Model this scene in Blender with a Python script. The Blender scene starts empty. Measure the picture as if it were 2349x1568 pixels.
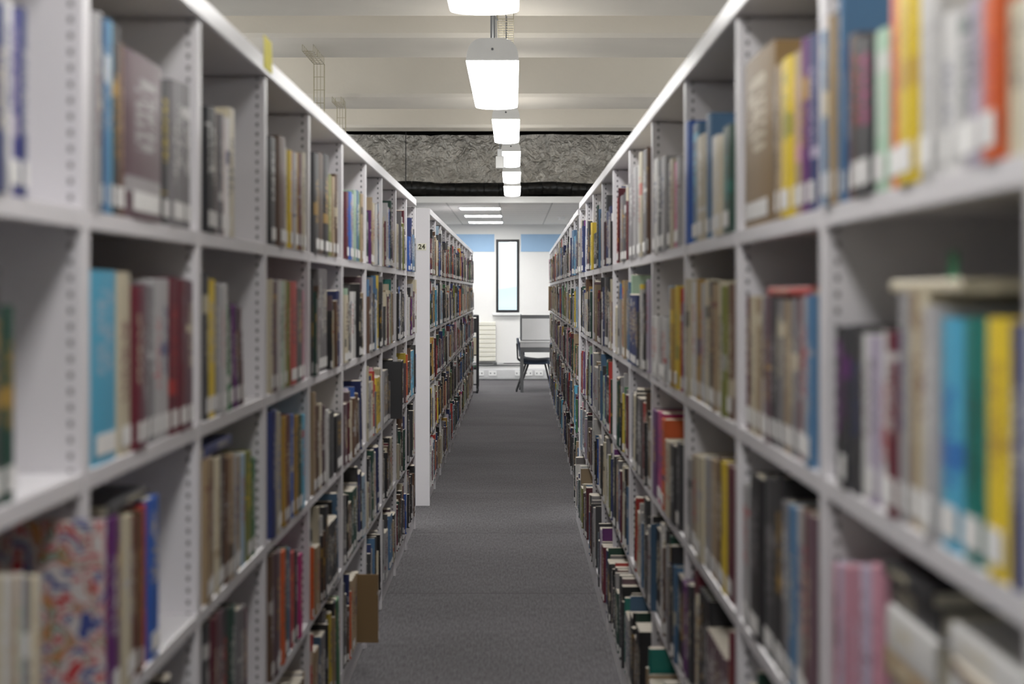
import bpy, math, random
from mathutils import Vector, noise
random.seed(11)
F=4200.0; VX=1178.0; VY=668.0; CH=1.32
scene=bpy.context.scene
scene.view_settings.view_transform='Standard'
scene.view_settings.look='None'
COL=scene.collection

# ---------------------------------------------------------------- materials
def new_mat(name):
    m=bpy.data.materials.new(name); m.use_nodes=True
    return m, m.node_tree.nodes, m.node_tree.links, m.node_tree.nodes['Principled BSDF']
def simple(name,col,rough=.5,metal=0.,noise_amt=.06,nscale=6.,bump=0.,bscale=80.,emit=None):
    m,n,l,b=new_mat(name)
    b.inputs['Roughness'].default_value=rough; b.inputs['Metallic'].default_value=metal
    tc=n.new('ShaderNodeTexCoord'); nz=n.new('ShaderNodeTexNoise'); nz.inputs['Scale'].default_value=nscale; nz.inputs['Detail'].default_value=5
    l.new(tc.outputs['Object'],nz.inputs['Vector'])
    r=n.new('ShaderNodeValToRGB')
    r.color_ramp.elements[0].position=.3; r.color_ramp.elements[1].position=.7
    r.color_ramp.elements[0].color=[c*(1-noise_amt) for c in col]+[1]
    r.color_ramp.elements[1].color=[min(1,c*(1+noise_amt)) for c in col]+[1]
    l.new(nz.outputs['Fac'],r.inputs['Fac']); l.new(r.outputs['Color'],b.inputs['Base Color'])
    if bump>0:
        nb=n.new('ShaderNodeTexNoise'); nb.inputs['Scale'].default_value=bscale; nb.inputs['Detail'].default_value=4
        l.new(tc.outputs['Object'],nb.inputs['Vector'])
        bp=n.new('ShaderNodeBump'); bp.inputs['Strength'].default_value=bump; bp.inputs['Distance'].default_value=.01
        l.new(nb.outputs['Fac'],bp.inputs['Height']); l.new(bp.outputs['Normal'],b.inputs['Normal'])
    if emit:
        b.inputs['Emission Color'].default_value=(emit[0],emit[1],emit[2],1); b.inputs['Emission Strength'].default_value=emit[3]
    return m
def mth(n,l,op,a,b=None,c=None):
    x=n.new('ShaderNodeMath'); x.operation=op
    for i,v in enumerate((a,b,c)):
        if v is None: continue
        if isinstance(v,(int,float)): x.inputs[i].default_value=v
        else: l.new(v,x.inputs[i])
    return x.outputs[0]

SHC=(.69,.67,.695)
M_shelf=simple('white_powder_coated_steel',SHC,.30,0,.03,3)
M_back=simple('shade_grey_back_panel',(.17,.165,.17),.6,0,.04,3)  # kept dark so the shade inside the bays is in the panel colour
def upright_mat():
    m=simple('slotted_upright_steel',SHC,.32,0,.03,3); n=m.node_tree.nodes; l=m.node_tree.links; b=n['Principled BSDF']
    tc=n.new('ShaderNodeTexCoord'); sp=n.new('ShaderNodeSeparateXYZ'); l.new(tc.outputs['Object'],sp.inputs[0])
    ax=mth(n,l,'ABSOLUTE',sp.outputs[0])
    m1=mth(n,l,'COMPARE',ax,.017,.003)
    fr=mth(n,l,'FRACT',mth(n,l,'DIVIDE',sp.outputs[2],.0205)); m2=mth(n,l,'LESS_THAN',fr,.40)
    g=n.new('ShaderNodeNewGeometry'); sn=n.new('ShaderNodeSeparateXYZ'); l.new(g.outputs['Normal'],sn.inputs[0])
    m3=mth(n,l,'GREATER_THAN',mth(n,l,'ABSOLUTE',sn.outputs[1]),.7)
    mk=mth(n,l,'MULTIPLY',mth(n,l,'MULTIPLY',m1,m2),m3)
    mx=n.new('ShaderNodeMix'); mx.data_type='RGBA'
    src=b.inputs['Base Color'].links[0].from_socket
    l.new(mk,mx.inputs['Factor']); l.new(src,mx.inputs[6]); mx.inputs[7].default_value=(.15,.145,.16,1)
    l.new(mx.outputs[2],b.inputs['Base Color'])
    return m
M_up=upright_mat()

def carpet():
    m,n,l,b=new_mat('grey_loop_carpet'); b.inputs['Roughness'].default_value=.95
    b.inputs['Specular IOR Level'].default_value=.15
    tc=n.new('ShaderNodeTexCoord')
    a=n.new('ShaderNodeTexNoise'); a.inputs['Scale'].default_value=220; a.inputs['Detail'].default_value=3
    l.new(tc.outputs['Object'],a.inputs['Vector'])
    mp=n.new('ShaderNodeMapping'); mp.inputs['Scale'].default_value=(120,14,1); l.new(tc.outputs['Object'],mp.inputs[0])
    c=n.new('ShaderNodeTexNoise'); c.inputs['Scale'].default_value=1; c.inputs['Detail'].default_value=4; l.new(mp.outputs[0],c.inputs['Vector'])
    d=n.new('ShaderNodeTexNoise'); d.inputs['Scale'].default_value=1.3; l.new(tc.outputs['Object'],d.inputs['Vector'])
    sp=n.new('ShaderNodeSeparateXYZ'); l.new(tc.outputs['Object'],sp.inputs[0])
    strip=mth(n,l,'FRACT',mth(n,l,'MULTIPLY',mth(n,l,'FLOOR',mth(n,l,'DIVIDE',sp.outputs[1],2.0)),.618))
    s=mth(n,l,'ADD',mth(n,l,'MULTIPLY',a.outputs['Fac'],.5),mth(n,l,'MULTIPLY',c.outputs['Fac'],.35)); s=mth(n,l,'ADD',s,mth(n,l,'MULTIPLY',d.outputs['Fac'],.15))
    s2=mth(n,l,'ADD',s,mth(n,l,'MULTIPLY',mth(n,l,'SUBTRACT',strip,.5),.035))
    r=n.new('ShaderNodeValToRGB'); r.color_ramp.elements[0].position=.36; r.color_ramp.elements[1].position=.64
    r.color_ramp.elements[0].color=(.064,.061,.065,1); r.color_ramp.elements[1].color=(.190,.183,.192,1)
    l.new(s2,r.inputs['Fac'])
    seam=mth(n,l,'LESS_THAN',mth(n,l,'FRACT',mth(n,l,'DIVIDE',sp.outputs[1],2.0)),.008)
    mx=n.new('ShaderNodeMix'); mx.data_type='RGBA'; l.new(mth(n,l,'MULTIPLY',seam,.45),mx.inputs['Factor']); l.new(r.outputs['Color'],mx.inputs[6]); mx.inputs[7].default_value=(.04,.04,.04,1)
    l.new(mx.outputs[2],b.inputs['Base Color'])
    bp=n.new('ShaderNodeBump'); bp.inputs['Strength'].default_value=.5; bp.inputs['Distance'].default_value=.003; l.new(s,bp.inputs['Height']); l.new(bp.outputs['Normal'],b.inputs['Normal'])
    return m
M_carpet=carpet()
M_conc=simple('painted_concrete',(.70,.655,.575),.8,0,.04,1.5,.15,30)
M_wall=simple('white_painted_wall',(.88,.87,.85),.8,0,.02,2,.05,60)
M_blue=simple('pale_blue_board',(.36,.54,.76),.7,0,.03,3)
M_black=simple('black_metal',(.015,.015,.018),.45,0,.1,10)
M_void=simple('void_darkness_black',(.006,.006,.006),.9)
M_grey=simple('grey_metal',(.17,.175,.18),.4,0,.05,10)
M_palegrey=simple('pale_grey_laminate',(.62,.62,.62),.4,0,.03,10)
M_lampgrey=simple('lamp_housing_grey',(.90,.89,.87),.5,0,.03,10)
M_lamp=simple('lamp_diffuser_glow',(.9,.9,.9),.5,0,0,5,emit=(1,.985,.96,16.))
M_uplight_fill=simple('added_uplight_glow',(.9,.9,.9),.5,0,0,5,emit=(1,.975,.93,11.5))  # glow for the added uplight strips, out of view
M_panel=simple('ceiling_panel_glow',(.9,.9,.9),.5,0,0,5,emit=(1,.99,.97,30.))
M_rad=simple('cream_radiator_enamel',(.82,.80,.71),.4,0,.03,5)
M_white=simple('white_plastic',(.88,.88,.87),.4,0,.02,5)
M_wire=simple('zinc_plated_wire',(.50,.45,.32),.4,.4,.1,20)
M_cable=simple('steel_cable',(.25,.25,.25),.4,.5,.1,20)
M_chair=simple('blue_grey_plastic',(.035,.055,.095),.45,0,.06,8)
M_yellow=simple('yellow_paper',(.95,.82,.06),.7,0,.03,20)
M_greenp=simple('green_paper',(.02,.16,.08),.7,0,.04,20)
M_cream=simple('cream_card',(.72,.70,.58),.7,0,.03,20)
M_ink=simple('dark_olive_ink',(.06,.055,.03),.7,0,.03,20)
M_hill=simple('hazy_hillside',(.80,.93,.98),1,0,.06,.012)  # distance haze is mixed into this pale colour
M_page=simple('book_paper_edges',(.62,.57,.46),.85,0,.08,60)
M_label=simple('white_spine_label',(.78,.77,.76),.6,0,.06,60)
def foil():
    m,n,l,b=new_mat('crinkled_foil_wrap'); b.inputs['Metallic'].default_value=.5; b.inputs['Roughness'].default_value=.34
    tc=n.new('ShaderNodeTexCoord')
    dn=n.new('ShaderNodeTexNoise'); dn.inputs['Scale'].default_value=4; dn.inputs['Detail'].default_value=4
    l.new(tc.outputs['Object'],dn.inputs['Vector'])
    va=n.new('ShaderNodeVectorMath'); va.operation='MULTIPLY_ADD'; l.new(dn.outputs['Color'],va.inputs[0]); va.inputs[1].default_value=(.45,.45,.45); l.new(tc.outputs['Object'],va.inputs[2])
    hs=[]
    for sc,wt in ((4.5,1.0),(11,.5),(26,.2)):
        v=n.new('ShaderNodeTexVoronoi'); v.feature='DISTANCE_TO_EDGE'; v.inputs['Scale'].default_value=sc; l.new(va.outputs[0],v.inputs['Vector'])
        hs.append(mth(n,l,'MULTIPLY',v.outputs['Distance'],wt))
    v4=n.new('ShaderNodeTexVoronoi'); v4.feature='F1'; v4.inputs['Scale'].default_value=9; l.new(va.outputs[0],v4.inputs['Vector'])
    r=n.new('ShaderNodeValToRGB'); r.color_ramp.elements[0].color=(.40,.375,.335,1); r.color_ramp.elements[1].color=(.60,.57,.52,1)
    l.new(v4.outputs['Color'],r.inputs['Fac']); l.new(r.outputs['Color'],b.inputs['Base Color'])
    h=mth(n,l,'ADD',mth(n,l,'ADD',hs[0],hs[1]),hs[2])
    bp=n.new('ShaderNodeBump'); bp.inputs['Strength'].default_value=.75; bp.inputs['Distance'].default_value=.07; l.new(h,bp.inputs['Height']); l.new(bp.outputs['Normal'],b.inputs['Normal'])
    return m
M_foil=foil()
def tiles():
    m,n,l,b=new_mat('ceiling_tiles'); b.inputs['Roughness'].default_value=.85
    tc=n.new('ShaderNodeTexCoord'); sp=n.new('ShaderNodeSeparateXYZ'); l.new(tc.outputs['Object'],sp.inputs[0])
    gx=mth(n,l,'LESS_THAN',mth(n,l,'FRACT',mth(n,l,'DIVIDE',mth(n,l,'ADD',sp.outputs[0],.17),.6)),.03)
    gy=mth(n,l,'LESS_THAN',mth(n,l,'FRACT',mth(n,l,'DIVIDE',sp.outputs[1],.6)),.04)
    g=mth(n,l,'MAXIMUM',gx,gy)
    mx=n.new('ShaderNodeMix'); mx.data_type='RGBA'; l.new(g,mx.inputs['Factor']); mx.inputs[6].default_value=(.9,.89,.86,1); mx.inputs[7].default_value=(.6,.6,.58,1)
    l.new(mx.outputs[2],b.inputs['Base Color']); return m
M_tiles=tiles()

def book_mat(name,label):
    m,n,l,b=new_mat(name); b.inputs['Roughness'].default_value=.42
    c1=n.new('ShaderNodeAttribute'); c1.attribute_name='Col'
    c2=n.new('ShaderNodeAttribute'); c2.attribute_name='Accent'
    uv=n.new('ShaderNodeUVMap'); uv.uv_map='UVMap'
    sp=n.new('ShaderNodeSeparateXYZ'); l.new(uv.outputs[0],sp.inputs[0]); u=sp.outputs[0]; v=sp.outputs[1]
    seed=c2.outputs['Alpha']
    cb=n.new('ShaderNodeCombineXYZ'); l.new(mth(n,l,'ADD',mth(n,l,'MULTIPLY',u,3.),mth(n,l,'MULTIPLY',seed,97.)),cb.inputs[0]); l.new(mth(n,l,'MULTIPLY',v,32.),cb.inputs[1])
    nz=n.new('ShaderNodeTexNoise'); nz.inputs['Scale'].default_value=1; nz.inputs['Detail'].default_value=1.5; l.new(cb.outputs[0],nz.inputs['Vector'])
    t=mth(n,l,'GREATER_THAN',nz.outputs['Fac'],.50)
    t=mth(n,l,'MULTIPLY',t,mth(n,l,'COMPARE',u,.5,.28))
    vc=mth(n,l,'ADD',.5,mth(n,l,'MULTIPLY',mth(n,l,'FRACT',mth(n,l,'MULTIPLY',seed,13.7)),.2))
    t=mth(n,l,'MULTIPLY',t,mth(n,l,'COMPARE',v,vc,.22))
    bc=mth(n,l,'ADD',.2,mth(n,l,'MULTIPLY',mth(n,l,'FRACT',mth(n,l,'MULTIPLY',seed,31.3)),.7))
    bw=mth(n,l,'MULTIPLY',mth(n,l,'FRACT',mth(n,l,'MULTIPLY',seed,57.9)),.07)
    band=mth(n,l,'COMPARE',v,bc,bw)
    band=mth(n,l,'MULTIPLY',band,mth(n,l,'GREATER_THAN',mth(n,l,'FRACT',mth(n,l,'MULTIPLY',seed,71.1)),.45))
    band=mth(n,l,'MULTIPLY',band,mth(n,l,'GREATER_THAN',u,-.5))
    mk=mth(n,l,'MULTIPLY',mth(n,l,'MAXIMUM',t,band),.75)
    mx=n.new('ShaderNodeMix'); mx.data_type='RGBA'; l.new(mk,mx.inputs['Factor']); l.new(c1.outputs['Color'],mx.inputs[6]); l.new(c2.outputs['Color'],mx.inputs[7])
    out=mx.outputs[2]
    if label:
        lb=mth(n,l,'MULTIPLY',mth(n,l,'COMPARE',v,.09,.055),mth(n,l,'COMPARE',u,.5,.45))
        lb=mth(n,l,'MULTIPLY',lb,mth(n,l,'GREATER_THAN',mth(n,l,'FRACT',mth(n,l,'MULTIPLY',seed,19.3)),.2))
        m2=n.new('ShaderNodeMix'); m2.data_type='RGBA'; l.new(lb,m2.inputs['Factor']); l.new(out,m2.inputs[6]); m2.inputs[7].default_value=(.72,.71,.70,1); out=m2.outputs[2]
    l.new(out,b.inputs['Base Color'])
    return m
M_book=book_mat('printed_book_cover',False)
M_books=book_mat('printed_book_covers_labelled',True)
def pattern_mat():
    m,n,l,b=new_mat('multicolour_swirl_print'); b.inputs['Roughness'].default_value=.5
    tc=n.new('ShaderNodeTexCoord')
    v=n.new('ShaderNodeTexNoise'); v.inputs['Scale'].default_value=26; v.inputs['Distortion'].default_value=1.6; v.inputs['Detail'].default_value=1
    l.new(tc.outputs['Object'],v.inputs['Vector'])
    r=n.new('ShaderNodeValToRGB'); r.color_ramp.interpolation='CONSTANT'
    e=r.color_ramp.elements; e[0].color=(.05,.07,.25,1); e[0].position=0
    e[1].position=.40; e[1].color=(.56,.52,.51,1)
    for p,c in ((.50,(.45,.03,.04,1)),(.56,(.54,.49,.47,1)),(.61,(.10,.22,.16,1)),(.65,(.5,.2,.06,1))):
        x=e.new(p); x.color=c
    l.new(v.outputs['Fac'],r.inputs['Fac']); l.new(r.outputs['Color'],b.inputs['Base Color']); return m
M_pat=pattern_mat()

# ---------------------------------------------------------------- mesh builder
class MB:
    def __init__(s): s.v=[]; s.f=[]
    def box(s,x0,x1,y0,y1,z0,z1):
        b=len(s.v)
        s.v+=[(x0,y0,z0),(x1,y0,z0),(x1,y1,z0),(x0,y1,z0),(x0,y0,z1),(x1,y0,z1),(x1,y1,z1),(x0,y1,z1)]
        s.f+=[tuple(b+i for i in q) for q in ((0,3,2,1),(4,5,6,7),(0,1,5,4),(1,2,6,5),(2,3,7,6),(3,0,4,7))]
        return s
    def prism(s,prof,axis,a0,a1):
        b=len(s.v); n=len(prof)
        for a in (a0,a1):
            for p in prof:
                s.v.append({'y':(p[0],a,p[1]),'z':(p[0],p[1],a),'x':(a,p[0],p[1])}[axis])
        for i in range(n):
            j=(i+1)%n; s.f.append((b+i,b+j,b+n+j,b+n+i))
        s.f.append(tuple(b+i for i in range(n))[::-1]); s.f.append(tuple(b+n+i for i in range(n)))
        return s
    def tube(s,p,q,r,n=8):
        p=Vector(p); q=Vector(q); d=(q-p).normalized(); u=d.orthogonal().normalized(); w=d.cross(u); b=len(s.v)
        for c in (p,q):
            for i in range(n):
                a=2*math.pi*i/n; s.v.append(tuple(c+u*math.cos(a)*r+w*math.sin(a)*r))
        for i in range(n):
            j=(i+1)%n; s.f.append((b+i,b+j,b+n+j,b+n+i))
        s.f.append(tuple(b+i for i in range(n))[::-1]); s.f.append(tuple(b+n+i for i in range(n)))
        return s
    def path(s,pts,r,n=8):
        for a,c in zip(pts,pts[1:]): s.tube(a,c,r,n)
        return s
    def obj(s,name,mat,parent=None,origin=(0,0,0),bevel=0,smooth=False,fix=True):
        me=bpy.data.meshes.new(name); o=Vector(origin)
        me.from_pydata([tuple(Vector(v)-o) for v in s.v],[],s.f)
        if fix or bevel:
            import bmesh
            bm=bmesh.new(); bm.from_mesh(me)
            if bevel: bmesh.ops.bevel(bm,geom=list(bm.edges),offset=bevel,segments=2,affect='EDGES',profile=.5)
            bmesh.ops.recalc_face_normals(bm,faces=list(bm.faces)); bm.to_mesh(me); bm.free()
        if mat: me.materials.append(mat)
        if smooth:
            for p in me.polygons: p.use_smooth=True
        ob=bpy.data.objects.new(name,me); COL.objects.link(ob)
        if parent is not None:
            ob.parent=parent; ob.location=o-Vector(parent['_w'])
        else: ob.location=o
        ob['_w']=tuple(o)
        return ob
def empty(name,loc,label=None,cat=None,group=None):
    e=bpy.data.objects.new(name,None); e.empty_display_size=.05; COL.objects.link(e); e.location=loc; e['_w']=tuple(loc)
    tag(e,label,cat,group); return e
def tag(o,label=None,cat=None,group=None,kind=None):
    if label: o['label']=label
    if cat: o['category']=cat
    if group: o['group']=group
    if kind: o['kind']=kind
    return o

# ---------------------------------------------------------------- room
YW=27.4; XW=5.0; ZC=3.72; ZL=2.32; YB=-2.5; ZS=3.12
tag(MB().box(-XW,XW,YB,YW,-.1,0).obj('floor',M_carpet),'grey loop carpet floor running along the aisle','floor',kind='structure')
tag(MB().box(-XW,XW,YB,22.2,ZC,ZC+.1).obj('ceiling',M_conc),'cream painted concrete ceiling between beams','ceiling',kind='structure')
tag(MB().box(-XW,XW,20.5,YW,ZL,ZL+.05).obj('ceiling.001',M_tiles,origin=(0,20.5,ZL)),'lowered white tiled ceiling near the end wall','ceiling',kind='structure')
tag(MB().box(-XW,XW,20.46,20.5,ZL-.01,ZL+.06).obj('trim_1',M_white),'pale edge strip of the lowered tile ceiling','trim',kind='structure')
for sgn,nm in ((-1,'wall_left'),(1,'wall_right')):
    xa,xb=sorted((sgn*XW,sgn*(XW+.1))); m=MB()
    m.box(xa,xb,YB,YW,0,.9); m.box(xa,xb,YB,20.4,3.0,ZC+.1); m.box(xa,xb,20.4,YW,2.15,ZC+.1)
    ys=[YB,-.6,2.7,6,9.3,12.6,15.9,19.2,20.4]
    for y in ys[:-1]: m.box(xa,xb,y,y+.35,.9,3.0)
    m.box(xa,xb,20.3,20.9,.9,2.149); m.box(xa,xb,24,24.3,.9,2.149); m.box(xa,xb,YW-.3,YW,.9,2.149)  # openings are added out of view so sky light fills the ceiling
    tag(m.obj(nm,M_wall,fix=False),'white painted side wall with added unseen openings for fill light','wall',kind='structure')
tag(MB().box(-XW,XW,YB-.1,YB,0,ZC+.1).obj('wall_back',M_wall),'plain white painted wall behind the aisle','wall',kind='structure')
tag(MB().box(-XW,XW,22.1,22.2,ZL+.05,ZC).obj('void_dark_sheet',M_void),'black sheet painting in the dark void above the lowered ceiling','wall',kind='structure')  # flat black colour stands for the unlit space behind the duct
for i,(a,b) in enumerate(((2.9,4.0),(6.9,8.0),(10.9,12.0),(12.97,14.13),(16.95,18.1),(20.1,20.62))):
    o=MB().prism([(a,ZC+.01),(a,ZS+.03),(a+.03,ZS),(b-.03,ZS),(b,ZS+.03),(b,ZC+.01)],'x',-XW,XW).obj('trim_%d'%(i+2),M_conc,origin=(0,(a+b)/2,ZS))
    tag(o,'cream painted concrete ceiling beam across the room','beam',kind='structure')
def px(x,Y): return (x-VX)*Y/F
def pz(y,Y): return CH+(VY-y)*Y/F
wx0,wx1,wz0,wz1=px(1138,YW),px(1191,YW),pz(716,YW),pz(549,YW)
w=MB(); w.box(-XW,wx0,YW,YW+.2,0,ZL+.1); w.box(wx1,XW,YW,YW+.2,0,ZL+.1); w.box(wx0,wx1,YW,YW+.2,0,wz0); w.box(wx0,wx1,YW,YW+.2,wz1,ZL+.1)
tag(w.obj('wall_end',M_wall,fix=False),'white painted end wall with a narrow window opening','wall',kind='structure')
wf=MB(); t=.035
wf.box(wx0,wx0+t,YW-.01,YW+.08,wz0,wz1); wf.box(wx1-t,wx1,YW-.01,YW+.08,wz0,wz1); wf.box(wx0+t,wx1-t,YW-.01,YW+.08,wz0,wz0+t); wf.box(wx0+t,wx1-t,YW-.01,YW+.08,wz1-t,wz1)
win=tag(wf.obj('window_1',M_black,origin=((wx0+wx1)/2,YW,wz0)),'tall narrow window with black frame and bright sky','window',kind='structure')
gm,gn,gl,gb=new_mat('clear_window_glass')
gt=gn.new('ShaderNodeBsdfTransparent'); gg=gn.new('ShaderNodeBsdfGlossy'); gg.inputs['Roughness'].default_value=.02; gx=gn.new('ShaderNodeMixShader'); gx.inputs[0].default_value=.04
gl.new(gt.outputs[0],gx.inputs[1]); gl.new(gg.outputs[0],gx.inputs[2]); gl.new(gx.outputs[0],gn['Material Output'].inputs['Surface'])
MB().box(wx0+t,wx1-t,YW+.03,YW+.036,wz0+t,wz1-t).obj('glass_pane',gm,parent=win,origin=((wx0+wx1)/2,YW,wz0))
tag(MB().box(wx0-.055,wx1+.045,YW-.06,YW,wz0-.045,wz0-.012).obj('trim_8',M_white,bevel=.004),'white window sill board','window sill',kind='structure')
for i,(a,b) in enumerate(((1020,1134),(1195,1330))):
    o=MB().box(px(a,YW),px(b,YW),YW-.012,YW,pz(577,YW),pz(537,YW)).obj('wall_panel',M_blue,bevel=.002,origin=(px((a+b)/2,YW),YW,pz(577,YW)))
    tag(o,'pale blue rectangular board high on the white wall','wall panel',group='pale blue wall boards')
tag(MB().prism([(YW,.01),(YW-.05,.01),(YW-.055,.03),(YW-.055,.15),(YW-.045,.17),(YW,.17)],'x',-XW,XW).obj('baseboard_end',M_palegrey),'white cable trunking along the foot of the wall','baseboard',kind='structure')
for xx in (1101,1130,1190,1212,1236):
    X=px(xx,YW); e=empty('wall_socket',(X,YW-.056,.10),'white double power socket on the wall trunking','socket','sockets on the wall trunking')
    MB().box(X-.06,X+.06,YW-.068,YW-.0555,.06,.135).obj('faceplate',M_white,parent=e,bevel=.003,origin=(X,YW-.06,.06))
    for dx in (-.03,.03):
        MB().box(X+dx-.008,X+dx+.008,YW-.071,YW-.0685,.088,.108).obj('outlet',M_grey,parent=e,origin=(X+dx,YW-.07,.09))
rx0,rx1,rz0,rz1=px(1092,YW),px(1137,YW),pz(828,YW),pz(737,YW)
rad=empty('radiator',((rx0+rx1)/2,YW-.06,rz0),'cream ribbed panel radiator mounted under the window','radiator')
prof=[(YW-.03,rz0)]
N=9; hh=(rz1-rz0)/N
for i in range(N):
    z=rz0+i*hh; prof+=[(YW-.085,z+.004),(YW-.10,z+.012),(YW-.10,z+hh-.012),(YW-.085,z+hh-.004)]
prof.append((YW-.03,rz1))
MB().prism(prof,'x',rx0,rx1).obj('body',M_rad,parent=rad,origin=((rx0+rx1)/2,YW-.06,rz0))
MB().box((rx0+rx1)/2-.05,(rx0+rx1)/2+.05,YW-.03,YW,rz0+.1,rz1-.1).obj('bracket',M_white,parent=rad,origin=((rx0+rx1)/2,YW,rz0))
MB().path([(rx1-.03,YW-.06,rz0+.03),(rx1-.03,YW-.06,.24),(rx1+.12,YW-.06,.24)],.009).obj('pipe',M_palegrey,parent=rad,origin=(rx1,YW-.06,.24))
MB().tube((rx1-.03,YW-.06,.25),(rx1+.02,YW-.06,.25),.022).obj('valve',M_grey,parent=rad,origin=(rx1,YW-.06,.25))
pp=MB()
for zz in (.215,.245): pp.tube((-1.2,YW-.02,zz),(.15,YW-.02,zz),.009)
tag(pp.obj('heating_pipe',M_grey,origin=(-.5,YW-.02,.2)),'pair of thin heating pipes along the wall','pipe')

hm=MB(); nx,ny=40,14
for j in range(ny+1):
    for i in range(nx+1):
        X=-160+320*i/nx; Y=60+j*45
        z=-22+ j*1.75 + 6*noise.noise(Vector((X*.02,Y*.01,3)))*(.3+j/ny)
        hm.v.append((X,Y,z))
for j in range(ny):
    for i in range(nx):
        a=j*(nx+1)+i; hm.f.append((a,a+1,a+nx+2,a+nx+1))
tag(hm.obj('hillside',M_hill,origin=(0,60,-22),smooth=True),'hazy blue-green hills seen through the window','hills')

# duct
import bmesh
d0,d1=20.95,21.5; dz0,dz1=pz(420,20.95),pz(309,20.95)
me=bpy.data.meshes.new('duct_body'); bm=bmesh.new()
nX,nP=200,24
ring=[]
for k in range(nP):
    a=k/nP*4
    s_=int(a); f_=a-s_
    c=[(0,0),(0,1),(1,1),(1,0)]; p=c[s_]; q=c[(s_+1)%4]
    ring.append((d0+(p[0]+(q[0]-p[0])*f_)*(d1-d0), dz0+(p[1]+(q[1]-p[1])*f_)*(dz1-dz0)))
vs=[]
for i in range(nX+1):
    X=-XW+2*XW*i/nX; row=[]
    for k,(y,z) in enumerate(ring):
        nn=noise.noise(Vector((X*2.2,y*3,z*3)))*.026+noise.noise(Vector((X*9,y*9,z*9)))*.009
        cy,cz=(d0+d1)/2,(dz0+dz1)/2
        seam=-.012 if abs(((X+.98)%1.9))<.05 else 0
        g=1+(nn+seam)/.3
        row.append(bm.verts.new((X,cy+(y-cy)*g,cz+(z-cz)*(1+(nn+seam)/.5))))
    vs.append(row)
for i in range(nX):
    for k in range(nP):
        k2=(k+1)%nP; bm.faces.new((vs[i][k],vs[i][k2],vs[i+1][k2],vs[i+1][k]))
bm.faces.new(vs[0]); bm.faces.new(vs[-1]); bmesh.ops.recalc_face_normals(bm,faces=list(bm.faces)); bm.to_mesh(me); bm.free(); me.materials.append(M_foil)
duct=bpy.data.objects.new('duct_body',me)
de=empty('ventilation_duct',(0,21.2,dz0),'large foil-wrapped ventilation duct crossing above the aisle','duct')
COL.objects.link(duct); duct.parent=de; duct.location=(0,-21.2,-dz0)
for xx in (-3.2,-1.23,2.6):
    MB().box(xx-.005,xx+.005,d0-.05,d0-.04,dz0-.03,ZC).obj('hanging_strap',M_black,parent=de,origin=(xx,d0-.04,dz0))
bp_=MB()
for i in range(60):
    X=-XW+i*10/60; X2=X+10/60
    g=lambda x:(x,21.0+.03*noise.noise(Vector((x*2,0,0))),2.49+.05*noise.noise(Vector((x*1.3,5,0))))
    bp_.tube(g(X),g(X2),.085,12)
tag(bp_.obj('wrapped_pipe',simple('black_plastic_wrap',(.01,.01,.01),.3,0,.2,20,.6,14),origin=(0,21,2.49),smooth=True),'black plastic wrapped pipe beneath the foil duct','pipe')

# ---------------------------------------------------------------- lamps
def ceil_at(y):
    for a,b in ((2.9,4.0),(6.9,8.0),(10.9,12.0),(12.97,14.13),(16.95,18.1),(20.1,20.62)):
        if a-.02<=y<=b+.02: return ZS
    return ZC
def lamp(xa,xb,y0,y1,zb=2.37,label='suspended linear ceiling lamp with glowing white diffuser',name='ceiling_lamp'):
    w=xb-xa; cx=(xa+xb)/2; H=.105*(w/.245)**.5
    e=empty(name,(cx,(y0+y1)/2,zb),label,'ceiling lamp','suspended lamps over the aisle')
    o=(cx,(y0+y1)/2,zb)
    pts=[]
    for i in range(13):
        a=math.pi*i/12; c=math.cos(a); s_=math.sin(a)
        pts.append((cx+math.copysign(abs(c)**.45,c)*w/2*(1-.12*s_), zb+.012+s_**.7*H))
    MB().prism(pts,'y',y0,y1).obj('housing',M_lampgrey,parent=e,origin=o)
    q=[]
    for i in range(11):
        a=math.pi*i/10; q.append((cx-math.cos(a)*w/2*.985, zb+.0115-math.sin(a)*.016))
    MB().prism(q,'y',y0+.006,y1-.006).obj('diffuser',M_lamp,parent=e,origin=o)
    MB().box(cx-w*.28,cx+w*.28,y0+.08,y1-.08,zb+.012+H,zb+.018+H).obj('added_uplight',M_uplight_fill,parent=e,origin=o)  # added unseen glowing strip that brightens the ceiling above
    for yy in (y0+.2,y1-.2):
        MB().tube((cx,yy,zb+H+.0),(cx,yy,ceil_at(yy)),.003,6).obj('suspension_cable',M_cable,parent=e,origin=(cx,yy,zb+H))
    MB().tube((cx,y0-.004,zb+H*.62),(cx,y0+.002,zb+H*.62),.006,10).obj('end_screw',M_grey,parent=e,origin=(cx,y0,zb))
for a in ((-.24,.02,5.1,6.93),(-.22,.025,8.43,10.55),(-.135,.04,11.3,13.0),(-.095,.055,13.9,15.5),(-.1,.066,16.3,17.8),(-.1,.073,18.5,20.2)):
    lamp(*a)
for s in (-2.6,2.5):
    for y in (1.2,5.1,8.6,12.1,15.6,18.6): lamp(s-.13,s+.13,y,y+1.8)
lamp(-.24,.02,.8,2.7)
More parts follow.
